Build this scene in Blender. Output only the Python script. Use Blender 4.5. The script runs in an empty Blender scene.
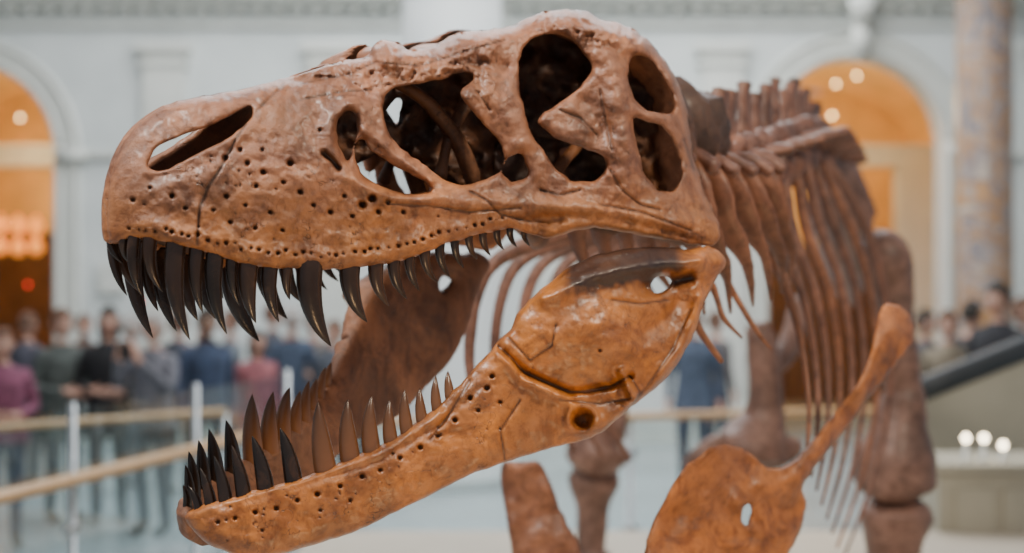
import bpy, math, random
import numpy as np
from mathutils import Vector, noise
random.seed(7); np.random.seed(7)
scene=bpy.context.scene
F=1422.2; CX=512.0; CY=276.5; EYE=2.1
def pt(px,py,d): return np.array([(px-CX)*d/F, d, EYE-(py-CY)*d/F])
# ---------------------------------------------------------------- materials
def nodes(name):
    m=bpy.data.materials.new(name); m.use_nodes=True
    nt=m.node_tree; b=nt.nodes['Principled BSDF']; return m,nt,b
def ramp(nt,stops):
    r=nt.nodes.new('ShaderNodeValToRGB'); e=r.color_ramp.elements
    e[0].position=stops[0][0]; e[0].color=(*stops[0][1],1)
    e[1].position=stops[-1][0]; e[1].color=(*stops[-1][1],1)
    for p,c in stops[1:-1]:
        x=e.new(p); x.color=(*c,1)
    return r
def pos(nt):
    tc=nt.nodes.get('TC')
    if tc is None:
        tc=nt.nodes.new('ShaderNodeNewGeometry'); tc.name='TC'
    return tc.outputs['Position']
def noise_n(nt,scale,detail=4,rough=.55,dist=0.0):
    n=nt.nodes.new('ShaderNodeTexNoise'); n.inputs['Scale'].default_value=scale
    n.inputs['Detail'].default_value=detail; n.inputs['Roughness'].default_value=rough
    n.inputs['Distortion'].default_value=dist
    nt.links.new(pos(nt),n.inputs['Vector']); return n
def mix(nt,fac,a,b,mode='MIX'):
    m=nt.nodes.new('ShaderNodeMix'); m.data_type='RGBA'; m.blend_type=mode
    for s,v in ((0,fac),(6,a),(7,b)):
        if isinstance(v,(int,float)): m.inputs[s].default_value=v
        elif isinstance(v,tuple): m.inputs[s].default_value=(*v,1)
        else: nt.links.new(v,m.inputs[s])
    return m.outputs[2]
def math_n(nt,op,a,b=None,c=None):
    m=nt.nodes.new('ShaderNodeMath'); m.operation=op
    for i,v in enumerate((a,b,c)):
        if v is None: continue
        if isinstance(v,(int,float)): m.inputs[i].default_value=v
        else: nt.links.new(v,m.inputs[i])
    return m.outputs[0]
def simple(name,c,rough=.6,var=.15,scale=8,metal=0,bump=0.0,spec=.5):
    m,nt,b=nodes(name)
    n=noise_n(nt,scale)
    c=tuple(c); d=tuple(max(0,x*(1-var)) for x in c); u=tuple(min(1,x*(1+var)) for x in c)
    r=ramp(nt,[(.3,d),(.7,u)]); nt.links.new(n.outputs['Fac'],r.inputs[0])
    nt.links.new(r.outputs[0],b.inputs['Base Color'])
    b.inputs['Roughness'].default_value=rough; b.inputs['Metallic'].default_value=metal
    b.inputs['Specular IOR Level'].default_value=spec
    if bump:
        bp=nt.nodes.new('ShaderNodeBump'); bp.inputs['Strength'].default_value=bump; bp.inputs['Distance'].default_value=.01
        nt.links.new(n.outputs['Fac'],bp.inputs['Height']); nt.links.new(bp.outputs[0],b.inputs['Normal'])
    return m
def attr(nt,nm):
    a=nt.nodes.new('ShaderNodeAttribute'); a.attribute_name=nm; return a.outputs['Fac']
def bone(name,tan,org,dark,rough=.42,bump=.5,cracks=.6,coat=.15):
    m,nt,b=nodes(name)
    n1=noise_n(nt,4.5,8,.62,.8); n2=noise_n(nt,34,9,.74,.3); n3=noise_n(nt,190,5,.65); n4=noise_n(nt,8,6,.65,1.8)
    def rp(c): return ramp(nt,[(.30,tuple(x*.5 for x in c)),(.46,tuple(x*.88 for x in c)),(.57,tuple(x*1.1 for x in c)),(.72,tuple(min(1,x*1.5) for x in c))])
    r1=rp(tan); r2=rp(org)
    nt.links.new(n1.outputs['Fac'],r1.inputs[0]); nt.links.new(n1.outputs['Fac'],r2.inputs[0])
    c=mix(nt,attr(nt,'tint'),r1.outputs[0],r2.outputs[0])
    r3=ramp(nt,[(.36,(.36,.30,.27)),(.5,(.9,.88,.86)),(.62,(1,1,1))]); nt.links.new(n2.outputs['Fac'],r3.inputs[0])
    c=mix(nt,.65,c,r3.outputs[0],'MULTIPLY')
    r4=ramp(nt,[(.38,(.38,.30,.27)),(.53,(1,1,1))]); nt.links.new(n4.outputs['Fac'],r4.inputs[0])
    c=mix(nt,.65,c,r4.outputs[0],'MULTIPLY')
    vo=nt.nodes.new('ShaderNodeTexVoronoi'); vo.feature='DISTANCE_TO_EDGE'; vo.inputs['Scale'].default_value=10
    nd=noise_n(nt,7,4,.6); vm=nt.nodes.new('ShaderNodeVectorMath'); vm.operation='MULTIPLY_ADD'
    nt.links.new(nd.outputs['Color'],vm.inputs[0]); vm.inputs[1].default_value=(.35,.35,.35); nt.links.new(pos(nt),vm.inputs[2]); nt.links.new(vm.outputs[0],vo.inputs['Vector'])
    rc=ramp(nt,[(0,(1,1,1)),(.011,(.0,.0,.0))]); nt.links.new(vo.outputs['Distance'],rc.inputs[0])
    gate=ramp(nt,[(.46,(0,0,0)),(.54,(1,1,1))]); ng=noise_n(nt,5.5,2); nt.links.new(ng.outputs['Fac'],gate.inputs[0])
    ck=math_n(nt,'MULTIPLY',math_n(nt,'MULTIPLY',rc.outputs[0],gate.outputs[0]),cracks)
    c=mix(nt,ck,c,dark)
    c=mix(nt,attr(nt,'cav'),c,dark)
    nt.links.new(c,b.inputs['Base Color'])
    rr=nt.nodes.new('ShaderNodeMapRange'); rr.inputs[1].default_value=.3; rr.inputs[2].default_value=.7; rr.inputs[3].default_value=rough-.1; rr.inputs[4].default_value=rough+.16
    nt.links.new(n2.outputs['Fac'],rr.inputs[0]); nt.links.new(rr.outputs[0],b.inputs['Roughness'])
    h=math_n(nt,'MULTIPLY_ADD',n3.outputs['Fac'],.4,n2.outputs['Fac'])
    h=math_n(nt,'MULTIPLY_ADD',ck,-1.2,h)
    bp=nt.nodes.new('ShaderNodeBump'); bp.inputs['Strength'].default_value=bump; bp.inputs['Distance'].default_value=.0065
    nt.links.new(h,bp.inputs['Height']); nt.links.new(bp.outputs[0],b.inputs['Normal'])
    b.inputs['Coat Weight'].default_value=coat; b.inputs['Coat Roughness'].default_value=.28
    return m
M_CR=bone('fossil_bone_cranium',(.315,.132,.068),(.46,.165,.036),(.02,.009,.005),.42,.55,.7,.18)
M_JW=bone('fossil_bone_mandible',(.33,.13,.055),(.53,.178,.026),(.018,.012,.012),.34,.38,.85,.3)
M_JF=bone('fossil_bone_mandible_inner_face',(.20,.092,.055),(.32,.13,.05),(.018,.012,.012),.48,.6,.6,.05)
M_BD=bone('fossil_bone_body',(.215,.095,.06),(.48,.16,.034),(.02,.01,.007),.44,.45,.4)
M_LG=bone('fossil_bone_limb',(.25,.14,.11),(.3,.15,.09),(.03,.015,.01),.5,.3,.2)
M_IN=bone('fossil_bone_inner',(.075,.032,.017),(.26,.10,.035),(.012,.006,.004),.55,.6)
def toothmat():
    m,nt,b=nodes('fossil_tooth_enamel')
    n=noise_n(nt,14,5,.6); n.inputs['Distortion'].default_value=1
    r=ramp(nt,[(.3,(.005,.004,.004)),(.55,(.014,.009,.007)),(.75,(.05,.024,.013))]); nt.links.new(n.outputs['Fac'],r.inputs[0])
    c=mix(nt,attr(nt,'tint'),r.outputs[0],(.20,.085,.038))
    nt.links.new(c,b.inputs['Base Color']); b.inputs['Roughness'].default_value=.25
    bp=nt.nodes.new('ShaderNodeBump'); bp.inputs['Strength'].default_value=.3; bp.inputs['Distance'].default_value=.004
    nt.links.new(n.outputs['Fac'],bp.inputs['Height']); nt.links.new(bp.outputs[0],b.inputs['Normal'])
    return m
M_T=toothmat()
# ---------------------------------------------------------------- mesh utils
class Acc:
    def __init__(s): s.v=[]; s.f=[]; s.n=0; s.att={}
    def add(s,v,f,**att):
        v=np.asarray(v,float).reshape(-1,3)
        s.f+= [tuple(int(i)+s.n for i in q) for q in f]
        for k,a in att.items():
            s.att.setdefault(k,[]).append((s.n,np.broadcast_to(np.asarray(a,float),(len(v),))))
        s.v.append(v); s.n+=len(v)
    def obj(s,name,mat,parent=None,smooth=True):
        me=bpy.data.meshes.new(name); V=np.concatenate(s.v)
        me.from_pydata(V.tolist(),[],s.f)
        for k,l in s.att.items():
            arr=np.zeros(s.n)
            for o,a in l: arr[o:o+len(a)]=a
            me.attributes.new(k,'FLOAT','POINT').data.foreach_set('value',arr)
        if smooth: me.polygons.foreach_set('use_smooth',[True]*len(me.polygons))
        for m in (mat if isinstance(mat,list) else [mat]): me.materials.append(m)
        me.update()
        o=bpy.data.objects.new(name,me); scene.collection.objects.link(o)
        if parent: o.parent=parent
        return o
def empty(name,loc=(0,0,0)):
    e=bpy.data.objects.new(name,None); e.empty_display_size=.1; scene.collection.objects.link(e); return e
def cr(P,k=6,closed=False):
    P=np.asarray(P,float); n=len(P); out=[]
    rng=range(n) if closed else range(n-1)
    for i in rng:
        if closed: a,b,c,d=P[(i-1)%n],P[i],P[(i+1)%n],P[(i+2)%n]
        else: a,b,c,d=P[max(i-1,0)],P[i],P[i+1],P[min(i+2,n-1)]
        for j in range(k):
            t=j/k
            out.append(.5*((2*b)+(c-a)*t+(2*a-5*b+4*c-d)*t*t+(3*b-a-3*c+d)*t**3))
    if not closed: out.append(P[-1])
    return np.array(out)
def sweep(pts,rad,n=12,ref=(0,0,1),k=5,rough=0.0,seed=0):
    rad=[(r,r) if np.isscalar(r) else r for r in rad]
    A=cr(np.hstack([np.asarray(pts,float),np.asarray(rad,float)]),k)
    P=A[:,:3]; R=np.maximum(A[:,3:],1e-4)
    T=np.gradient(P,axis=0); T/=np.linalg.norm(T,axis=1)[:,None]+1e-9
    ref=np.asarray(ref,float); vs=[]
    prev=None
    for i in range(len(P)):
        s=np.cross(T[i],ref)
        if np.linalg.norm(s)<.15: s=prev if prev is not None else np.cross(T[i],[1,.3,0])
        s=s/np.linalg.norm(s); 
        if prev is not None and np.dot(s,prev)<0: s=-s
        prev=s; o=np.cross(s,T[i])
        for j in range(n):
            a=2*math.pi*j/n; q=1.0
            if rough: 
                p0=P[i]+s*math.cos(a)*R[i,0]+o*math.sin(a)*R[i,1]
                q=1+rough*noise.noise(Vector(p0*9+seed))+rough*.6*noise.noise(Vector(p0*25+seed))
            vs.append(P[i]+s*math.cos(a)*R[i,0]*q+o*math.sin(a)*R[i,1]*q)
    m=len(P); f=[]
    for i in range(m-1):
        for j in range(n):
            f.append((i*n+j,i*n+(j+1)%n,(i+1)*n+(j+1)%n,(i+1)*n+j))
    vs.append(P[0]-T[0]*min(R[0])*.4); vs.append(P[-1]+T[-1]*min(R[-1])*.4)
    for j in range(n):
        f.append((m*n,(j+1)%n,j)); f.append((m*n+1,(m-1)*n+j,(m-1)*n+(j+1)%n))
    return np.array(vs),f
def box(acc,a,b):
    x0,y0,z0=a; x1,y1,z1=b
    v=[(x0,y0,z0),(x1,y0,z0),(x1,y1,z0),(x0,y1,z0),(x0,y0,z1),(x1,y0,z1),(x1,y1,z1),(x0,y1,z1)]
    acc.add(v,[(0,3,2,1),(4,5,6,7),(0,1,5,4),(1,2,6,5),(2,3,7,6),(3,0,4,7)])
def lathe(acc,c,prof,n=32,sx=1,sy=1,**att):
    v=[];f=[]
    for r,z in prof:
        for j in range(n):
            a=2*math.pi*j/n; v.append((c[0]+r*sx*math.cos(a),c[1]+r*sy*math.sin(a),c[2]+z))
    for i in range(len(prof)-1):
        for j in range(n): f.append((i*n+j,i*n+(j+1)%n,(i+1)*n+(j+1)%n,(i+1)*n+j))
    f.append(tuple(range(n))[::-1]); f.append(tuple((len(prof)-1)*n+j for j in range(n)))
    acc.add(v,f,**att)
# ---------------------------------------------------------------- sheet bones with openings
def segs_closest(P,poly,closed):
    best=np.full(len(P),1e18); cp=P.copy()
    n=len(poly)
    for i in range(n if closed else n-1):
        a=poly[i]; b=poly[(i+1)%n]; ab=b-a; L=ab@ab+1e-12
        t=np.clip(((P-a)@ab)/L,0,1); q=a+t[:,None]*ab; d=((P-q)**2).sum(1)
        m=d<best; best[m]=d[m]; cp[m]=q[m]
    return np.sqrt(best),cp
def inside(P,poly):
    c=np.zeros(len(P),bool); n=len(poly); x,y=P[:,0],P[:,1]
    for i in range(n):
        x1,y1=poly[i]; x2,y2=poly[(i+1)%n]
        if y1==y2: continue
        m=((y1>y)!=(y2>y))&(x<(x2-x1)*(y-y1)/(y2-y1)+x1); c^=m
    return c
def dist_pl(P,pl): return segs_closest(P,np.asarray(pl,float),False)[0]
def plate(outline,holes,mapper,Wf,T,R,res,detail=None,attrs=None,back=1.0,k=4,jit=0):
    polys=[cr(outline,k,True)]+[cr(h,k,True) for h in holes]
    if jit:
        for pl in polys:
            for i in range(len(pl)):
                p=pl[i]; w=Vector((p[0]*.11,p[1]*.11,3.3)); pl[i]=p+jit*np.array([noise.noise(w),noise.noise(w+Vector((9,9,9)))])
    lo=polys[0].min(0)-res; hi=polys[0].max(0)+res
    xs=np.arange(lo[0],hi[0]+res,res); ys=np.arange(lo[1],hi[1]+res,res)
    X,Y=np.meshgrid(xs,ys); ny,nx=X.shape
    P=np.stack([X.ravel(),Y.ravel()],1)
    Cc=np.stack([(X[:-1,:-1]+res/2).ravel(),(Y[:-1,:-1]+res/2).ravel()],1)
    ins=inside(Cc,polys[0])
    for h in polys[1:]: ins&=~inside(Cc,h)
    ins=ins.reshape(ny-1,nx-1)
    cnt=np.zeros((ny,nx),int)
    for dy in (0,1):
        for dx in (0,1): cnt[dy:ny-1+dy,dx:nx-1+dx]+=ins
    cnt=cnt.ravel(); used=cnt>0; bd=used&(cnt<4)
    D=np.full(len(P),1e9); CP=P.copy()
    for pl in polys:
        d,c=segs_closest(P,pl,True); m=d<D; D[m]=d[m]; CP[m]=c[m]
    P[bd]=CP[bd]; D[bd]=0
    u=np.where(used)[0]; Q=P[u]; Du=D[u]
    W=Wf(Q); off=T*np.sqrt(np.clip(1-(1-np.clip(Du/R,0,1))**2,0,1))
    dt=detail(Q,Du) if detail is not None else 0
    fade=np.clip(Du/4,0,1)
    Vf=mapper(Q,W+off+dt*fade)
    idx=-np.ones(len(P),int); idx[u]=np.arange(len(u))
    inn=~bd[u]; bi=np.arange(len(u)); bi[inn]=len(u)+np.arange(inn.sum())
    Vb=mapper(Q[inn],(W-off*back)[inn])
    V=np.vstack([Vf,Vb]); Fs=[]
    jj,ii=np.where(ins)
    for j,i in zip(jj,ii):
        a=idx[j*nx+i]; b=idx[j*nx+i+1]; c=idx[(j+1)*nx+i+1]; d=idx[(j+1)*nx+i]
        Fs.append((a,d,c,b)); q=(bi[a],bi[b],bi[c],bi[d])
        if len({q[0],q[1],q[2],q[3]}-{a,b,c,d})>0: Fs.append(q)
    at={}
    if attrs:
        for kx,fn in attrs.items():
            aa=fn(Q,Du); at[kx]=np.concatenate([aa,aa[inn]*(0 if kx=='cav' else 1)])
    return V,Fs,at
def noise2(Q,s,amp,seed=0):
    return np.array([noise.fractal(Vector((p[0]*s,p[1]*s,seed)),1.0,2.0,4) for p in Q])*amp
# skull symmetry plane
TH=math.radians(42); AX=np.array([math.cos(TH),math.sin(TH)]); NN=np.array([math.sin(TH),-math.cos(TH)])
O2=pt(107,230,2.65)[:2]; OC=O2@NN
def sk(Q,W):
    Q=np.atleast_2d(np.asarray(Q,float)); rx=(Q[:,0]-CX)/F
    d=(W+OC)/(rx*NN[0]+NN[1])
    return np.stack([rx*d,d,EYE-(Q[:,1]-CY)/F*d],1)
def mir(V):
    V=np.array(V,float); l=(V[:,:2]-O2)@NN; V[:,:2]-=2*l[:,None]*NN; return V
def addsym(acc,v,f,**a):
    acc.add(v,f,**a); acc.add(mir(v),[q[::-1] for q in f],**a)
# ---------------------------------------------------------------- CRANIUM
rex=empty('tyrannosaurus_skeleton')
TOP=[(110,244),(107,228),(107,205),(111,178),(119,152),(132,130),(152,112),(178,101),(212,94),(246,88),(280,80),(318,68),(348,60),(368,56),(372,47),(384,40),(398,43),(410,50),(420,49),(436,45),(452,36),(474,31),(500,28),(512,26),(524,20),(540,13),(562,10),(582,10),(600,18),(616,22),(634,30),(650,42),(664,58),(676,78),(684,98),(689,120),(692,145),(698,170),(706,195),(716,215)]
BOT=[(720,232),(716,244),(700,246),(680,242),(655,238),(625,233),(600,229),(578,230),(560,236),(545,238),(530,233),(512,229),(490,232),(465,238),(440,246),(415,256),(390,263),(360,268),(325,270),(290,269),(255,266),(225,258),(195,250),(165,242),(140,238),(122,241)]
outl=TOP+BOT
H=[ [(148,166),(154,151),(170,140),(195,130),(222,120),(243,108),(253,110),(246,124),(226,139),(202,152),(178,164),(160,172)],
 [(339,120),(347,112),(356,114),(357,130),(353,147),(347,160),(340,150),(337,134)],
 [(384,102),(392,90),(412,85),(440,79),(465,72),(473,80),(461,92),(470,108),(484,125),(499,142),(504,158),(500,172),(482,181),(460,184),(443,178),(427,167),(408,153),(394,141),(385,124)],
 [(354,146),(362,140),(371,150),(388,162),(408,173),(428,185),(424,192),(405,193),(386,188),(368,179),(357,163)],
 [(519,62),(527,44),(545,34),(568,38),(582,52),(592,68),(583,84),(566,98),(548,110),(538,120),(547,132),(565,142),(588,150),(603,158),(603,172),(590,181),(570,180),(556,168),(546,155),(534,138),(526,115),(520,90)],
 [(629,64),(638,54),(652,62),(664,80),(673,100),(671,113),(655,112),(640,106),(631,90)],
 [(634,118),(648,122),(664,128),(675,148),(681,172),(674,190),(658,190),(646,176),(638,150)],
 [(506,160),(518,154),(527,166),(524,178),(512,182),(503,174)] ]
TOPa=cr(TOP,4); TOPa=TOPa[:-1]
LE=TOPa[TOPa[:,0]<290]; LE=LE[np.argsort(LE[:,1])]
def W_cr(Q):
    x=Q[:,0]
    Wb=np.interp(x,[107,150,200,300,400,500,600,718],[.09,.10,.12,.15,.18,.24,.33,.40])
    dt=segs_closest(Q,TOPa,False)[0]
    Rb=np.interp(x,[107,160,260,400,718],[60,60,95,70,45])
    g=np.sqrt(np.clip(1-(1-np.clip(dt/Rb,0,1))**2,0,1))
    m=np.interp(x,[107,290,400,520,718],[0,0,.2,.5,.75])
    W1=Wb*(m+(1-m)*g)+1e-5
    W2=np.clip(x-np.interp(Q[:,1],LE[:,1],LE[:,0]),0,None)*.0017+1e-5
    return (W1**-3+W2**-3)**(-1/3)
def gl(Q,pl,w,amp):
    d=dist_pl(Q,pl); return amp*np.exp(-(d/w)**2)
cr_cracks=[[(246,124),(234,142),(222,166),(207,188),(199,210),(197,244)],[(300,84),(350,74),(376,62),(420,66),(470,50),(505,40)],
 [(470,192),(486,200),(500,214),(530,222)],[(540,190),(560,196),(580,190)],[(392,204),(430,206),(470,212),(520,208)],[(610,170),(622,190),(640,205),(660,210)],[(545,128),(552,150),(548,160)],[(600,90),(606,120),(612,150)],[(478,92),(490,110)],[(684,140),(694,170)],[(600,205),(640,212),(690,230)],[(284,84),(270,98),(256,112)],[(300,100),(340,92),(372,90)],[(560,110),(580,118),(596,134)]]
random.seed(3)
pits=[(225,158,3.0),(240,150,2.4),(247,163,2.6),(262,150,2),(263,172,2.8),(256,186,2.2),(290,163,3.4),(283,182,2.2),(300,192,2.4),(226,196,2.6),(245,205,2.2),(270,212,2.4),(213,210,2.2),(313,205,2.2),(330,212,2.6),(352,216,2.2),(344,196,2.3),(362,205,3.8),(378,212,2.6),(372,198,3.6),(388,202,2.6),(172,196,2.6),(185,208,2.2),(150,188,1.8),(133,200,2.2),(403,212,2.2),(320,130,1.8),(230,222,2.2),(255,228,2.2),(282,230,2)]
for i in range(44):
    t=i/43; x=130+t*370; y=np.interp(x,[122,165,225,255,325,390,440,500],[228,229,243,250,255,249,233,219])
    pits.append((x+random.uniform(-2,2),y+random.uniform(-2.5,2.5),random.uniform(1.4,2.2)))
for i in range(30):
    x=random.uniform(135,470); y=random.uniform(150,245)
    pits.append((x,y,random.uniform(.8,1.4)))
def det_cr(Q,D):
    edge=np.clip((Q[:,0]-107)/60,.15,1)
    d=(noise2(Q,.018,.009,1)+noise2(Q,.07,.0040,5))*edge
    d+=gl(Q,[(425,200),(500,204),(560,206),(620,214),(705,228)],11,.012)
    d+=gl(Q,[(350,104),(330,120),(328,150),(345,178),(390,198),(430,200)],8,.010)
    d+=gl(Q,[(385,60),(430,64),(480,44),(510,36)],9,.014)
    d+=gl(Q,[(365,130),(395,155),(430,182)],5,.010)
    d+=gl(Q,[(492,50),(492,95),(520,145)],10,.008)
    d-=gl(Q,[(470,62),(505,66)],7,.010)
    d+=gl(Q,[(600,35),(616,80),(622,130),(625,190)],12,.018)
    d-=gl(Q,[(588,100),(600,130),(596,140)],10,.010)
    d+=gl(Q,[(672,72),(684,110),(692,160),(708,215)],8,.014)
    d+=gl(Q,[(560,24),(600,30),(640,48)],10,.022)
    d-=gl(Q,[(520,219),(600,216),(680,234)],5,.006)
    d-=gl(Q,[(324,153),(332,160),(338,168)],3.2,.018)
    d-=gl(Q,[(150,180),(200,164),(240,144)],7,.008)
    d+=gl(Q,[(130,222),(200,238),(290,258),(380,254),(450,232),(520,218)],9,.007)*edge
    m=np.clip((110-Q[:,1])/25,0,1)*np.clip((Q[:,0]-150)/60,0,1)*np.clip((520-Q[:,0])/60,0,1)
    d+=noise2(Q,.12,.011,9)*m
    m=np.clip((60-Q[:,1])/25,0,1)*np.clip((Q[:,0]-510)/30,0,1)
    d+=noise2(Q,.15,.010,19)*m
    for c in cr_cracks: d-=gl(Q,c,1.5,.005)
    for x,y,r in pits: 
        q=((Q[:,0]-x)**2+(Q[:,1]-y)**2)/(r*r); d-=.0045*min(r,3.5)*np.exp(-q*q*.8)
    return d
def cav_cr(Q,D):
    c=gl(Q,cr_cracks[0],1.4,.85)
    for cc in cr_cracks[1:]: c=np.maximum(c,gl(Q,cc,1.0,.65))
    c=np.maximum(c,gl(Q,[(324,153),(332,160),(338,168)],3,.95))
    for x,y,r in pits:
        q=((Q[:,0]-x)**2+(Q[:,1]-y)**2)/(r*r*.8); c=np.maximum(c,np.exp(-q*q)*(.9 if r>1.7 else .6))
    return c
def tint_cr(Q,D):
    t=np.clip((Q[:,1]-165)/70,0,1)*.8+noise2(Q,.02,.35,22)
    return np.clip(t,0,1)
A=Acc()
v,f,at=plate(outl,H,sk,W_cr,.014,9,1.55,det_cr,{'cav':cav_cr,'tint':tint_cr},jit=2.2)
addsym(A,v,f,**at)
tp=np.array([p for p in cr(TOP,4) if p[0]>285 and p[1]<215]); tp2=tp+np.array([0,3.5])
wt=W_cr(tp); rows=[]
near=sk(tp2,wt); far=mir(near)
for q in np.linspace(0,1,9):
    r=near*(1-q)+far*q; r[:,2]-=.009*math.sin(math.pi*q)*np.clip(wt/.12,0,1); rows.append(r)
n=len(tp); v=np.concatenate(rows); f=[(i*n+j,i*n+j+1,(i+1)*n+j+1,(i+1)*n+j) for i in range(8) for j in range(n-1)]
lo=v.copy(); lo[:,2]-=.012
A.add(v,f); A.add(lo,[q[::-1] for q in f])
cran=A.obj('cranium',M_CR,rex)
A=Acc()
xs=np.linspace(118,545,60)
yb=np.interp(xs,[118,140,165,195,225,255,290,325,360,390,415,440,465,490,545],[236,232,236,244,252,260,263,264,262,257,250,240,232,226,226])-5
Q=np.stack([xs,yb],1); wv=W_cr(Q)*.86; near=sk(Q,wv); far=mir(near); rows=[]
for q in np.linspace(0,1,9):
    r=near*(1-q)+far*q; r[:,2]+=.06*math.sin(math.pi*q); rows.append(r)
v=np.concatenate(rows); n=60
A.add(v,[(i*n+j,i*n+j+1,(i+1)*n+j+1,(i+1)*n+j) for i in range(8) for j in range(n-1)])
def sks(l): return np.vstack([sk([(a,b)],c) for a,b,c in l])
nd=lambda Q,D:noise2(Q,.05,.03,61)
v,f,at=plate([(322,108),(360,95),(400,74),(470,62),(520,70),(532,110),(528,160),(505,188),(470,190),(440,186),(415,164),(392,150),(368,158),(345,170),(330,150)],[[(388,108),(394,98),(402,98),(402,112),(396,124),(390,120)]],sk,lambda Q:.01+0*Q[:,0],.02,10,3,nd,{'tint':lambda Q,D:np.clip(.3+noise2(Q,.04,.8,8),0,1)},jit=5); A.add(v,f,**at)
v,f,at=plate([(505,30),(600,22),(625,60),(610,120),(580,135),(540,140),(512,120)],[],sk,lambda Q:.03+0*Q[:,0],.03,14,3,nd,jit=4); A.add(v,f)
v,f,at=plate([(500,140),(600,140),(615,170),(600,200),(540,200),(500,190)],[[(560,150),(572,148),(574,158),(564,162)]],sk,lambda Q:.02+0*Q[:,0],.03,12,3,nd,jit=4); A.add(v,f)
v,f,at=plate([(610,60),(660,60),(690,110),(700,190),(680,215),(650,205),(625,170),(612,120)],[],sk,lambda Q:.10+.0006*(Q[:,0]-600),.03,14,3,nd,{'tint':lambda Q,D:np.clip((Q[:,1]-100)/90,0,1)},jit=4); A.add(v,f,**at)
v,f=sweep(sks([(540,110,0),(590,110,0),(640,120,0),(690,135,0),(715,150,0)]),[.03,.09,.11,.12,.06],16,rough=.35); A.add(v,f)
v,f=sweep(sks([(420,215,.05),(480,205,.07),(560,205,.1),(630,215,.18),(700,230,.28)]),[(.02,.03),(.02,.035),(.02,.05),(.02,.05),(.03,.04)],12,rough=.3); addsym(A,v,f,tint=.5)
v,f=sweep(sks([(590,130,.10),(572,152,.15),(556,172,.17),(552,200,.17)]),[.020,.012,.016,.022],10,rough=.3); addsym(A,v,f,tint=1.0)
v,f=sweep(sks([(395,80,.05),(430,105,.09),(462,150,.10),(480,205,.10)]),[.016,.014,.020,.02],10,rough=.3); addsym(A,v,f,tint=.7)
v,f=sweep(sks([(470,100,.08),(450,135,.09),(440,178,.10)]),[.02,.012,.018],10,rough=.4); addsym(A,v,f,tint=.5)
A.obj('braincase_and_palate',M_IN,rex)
# ---------------------------------------------------------------- MANDIBLE
JT=[(186,514),(204,505),(230,498),(260,489),(300,478),(330,467),(352,457),(372,449),(392,439),(408,428),(424,417),(440,404),(455,389),(470,373),(485,357),(497,344),(503,336),(511,330),(514,318),(526,304),(540,290),(555,278),(575,264),(600,254),(632,248),(662,247),(690,250),(708,246),(722,254),(726,266),(716,280)]
JB=[(704,303),(697,325),(689,345),(676,366),(660,385),(640,400),(622,415),(602,432),(580,441),(555,447),(525,456),(500,464),(475,473),(450,485),(420,500),(390,515),(360,529),(330,540),(300,549),(270,556),(240,556),(215,548),(198,536),(188,524)]
JH=[[(651,284),(656,278),(665,276),(672,280),(669,287),(661,292),(653,291)]]
def W_jw(Q):
    x=Q[:,0]
    return np.interp(x,[186,195,206,225,260,300,400,500,600,726],[0,.016,.034,.06,.09,.118,.18,.262,.345,.41])
jcr=[[(498,346),(512,358),(524,372),(545,382),(570,392),(590,393),(612,386),(630,376)],[(630,376),(640,392),(634,404)],[(508,338),(530,360),(552,345),(556,325)],[(560,400),(600,404),(632,398)],[(612,300),(640,304),(668,300)],
 [(470,380),(452,410),(430,440)],[(520,400),(500,430),(505,460)],[(620,420),(648,385),(672,350),(690,310)]]
random.seed(11)
jp=[(492,376,2.6),(470,398,2.4),(487,388,2.8),(455,420,2.6),(438,436,2.4),(420,447,2.6),(400,458,2.4),(380,470,2.2),(362,476,2.6),(340,486,2.4),(317,494,2.6),(297,500,2.4),(276,508,2.4),(255,512,2.4),(235,518,2.2),(218,522,2.2),(478,410,2),(500,402,2.2),(350,500,2),(320,510,1.8),(262,530,1.8),(600,350,1.8)]
for i in range(30):
    t=random.random(); x=200+t*300; y=np.interp(x,[186,300,400,500],[530,505,462,400])+random.uniform(-16,28); jp.append((x,y,random.uniform(.8,1.4)))
def det_jw(Q,D):
    d=noise2(Q,.018,.008,31)+noise2(Q,.07,.0024,35)
    x,y=Q[:,0],Q[:,1]
    d+=gl(Q,[(545,298),(590,276),(640,266),(700,260)],9,.020)
    q=((x-588)/60)**2+((y-330)/44)**2; d+=.045*np.exp(-q)
    d-=gl(Q,[(498,346),(524,372),(570,392),(612,386),(630,376)],4,.014)
    d+=gl(Q,[(500,352),(524,380),(570,402)],6,.010)
    d+=gl(Q,[(622,372),(634,400)],5,.020)
    d+=gl(Q,[(700,300),(684,345),(650,388),(600,425)],7,.014)
    d-=gl(Q,[(645,330),(668,320),(680,300)],12,.018)
    d-=gl(Q,[(645,287),(690,278)],7,.02)
    q=((x-582)**2+(y-419)**2); d-=.024*np.exp(-(q/80)**2); d+=.009*np.exp(-((np.sqrt(q)-14)/4)**2)
    d-=gl(Q,[(220,508),(300,486),(380,460),(440,424),(480,388)],4,.005)
    d+=gl(Q,[(200,512),(300,484),(380,455),(440,414)],5,.006)
    for c in jcr: d-=gl(Q,c,1.4,.004)
    for a,b,r in jp:
        q=((x-a)**2+(y-b)**2)/(r*r); d-=.004*min(r,3.4)*np.exp(-q*q*.8)
    return d
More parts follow.
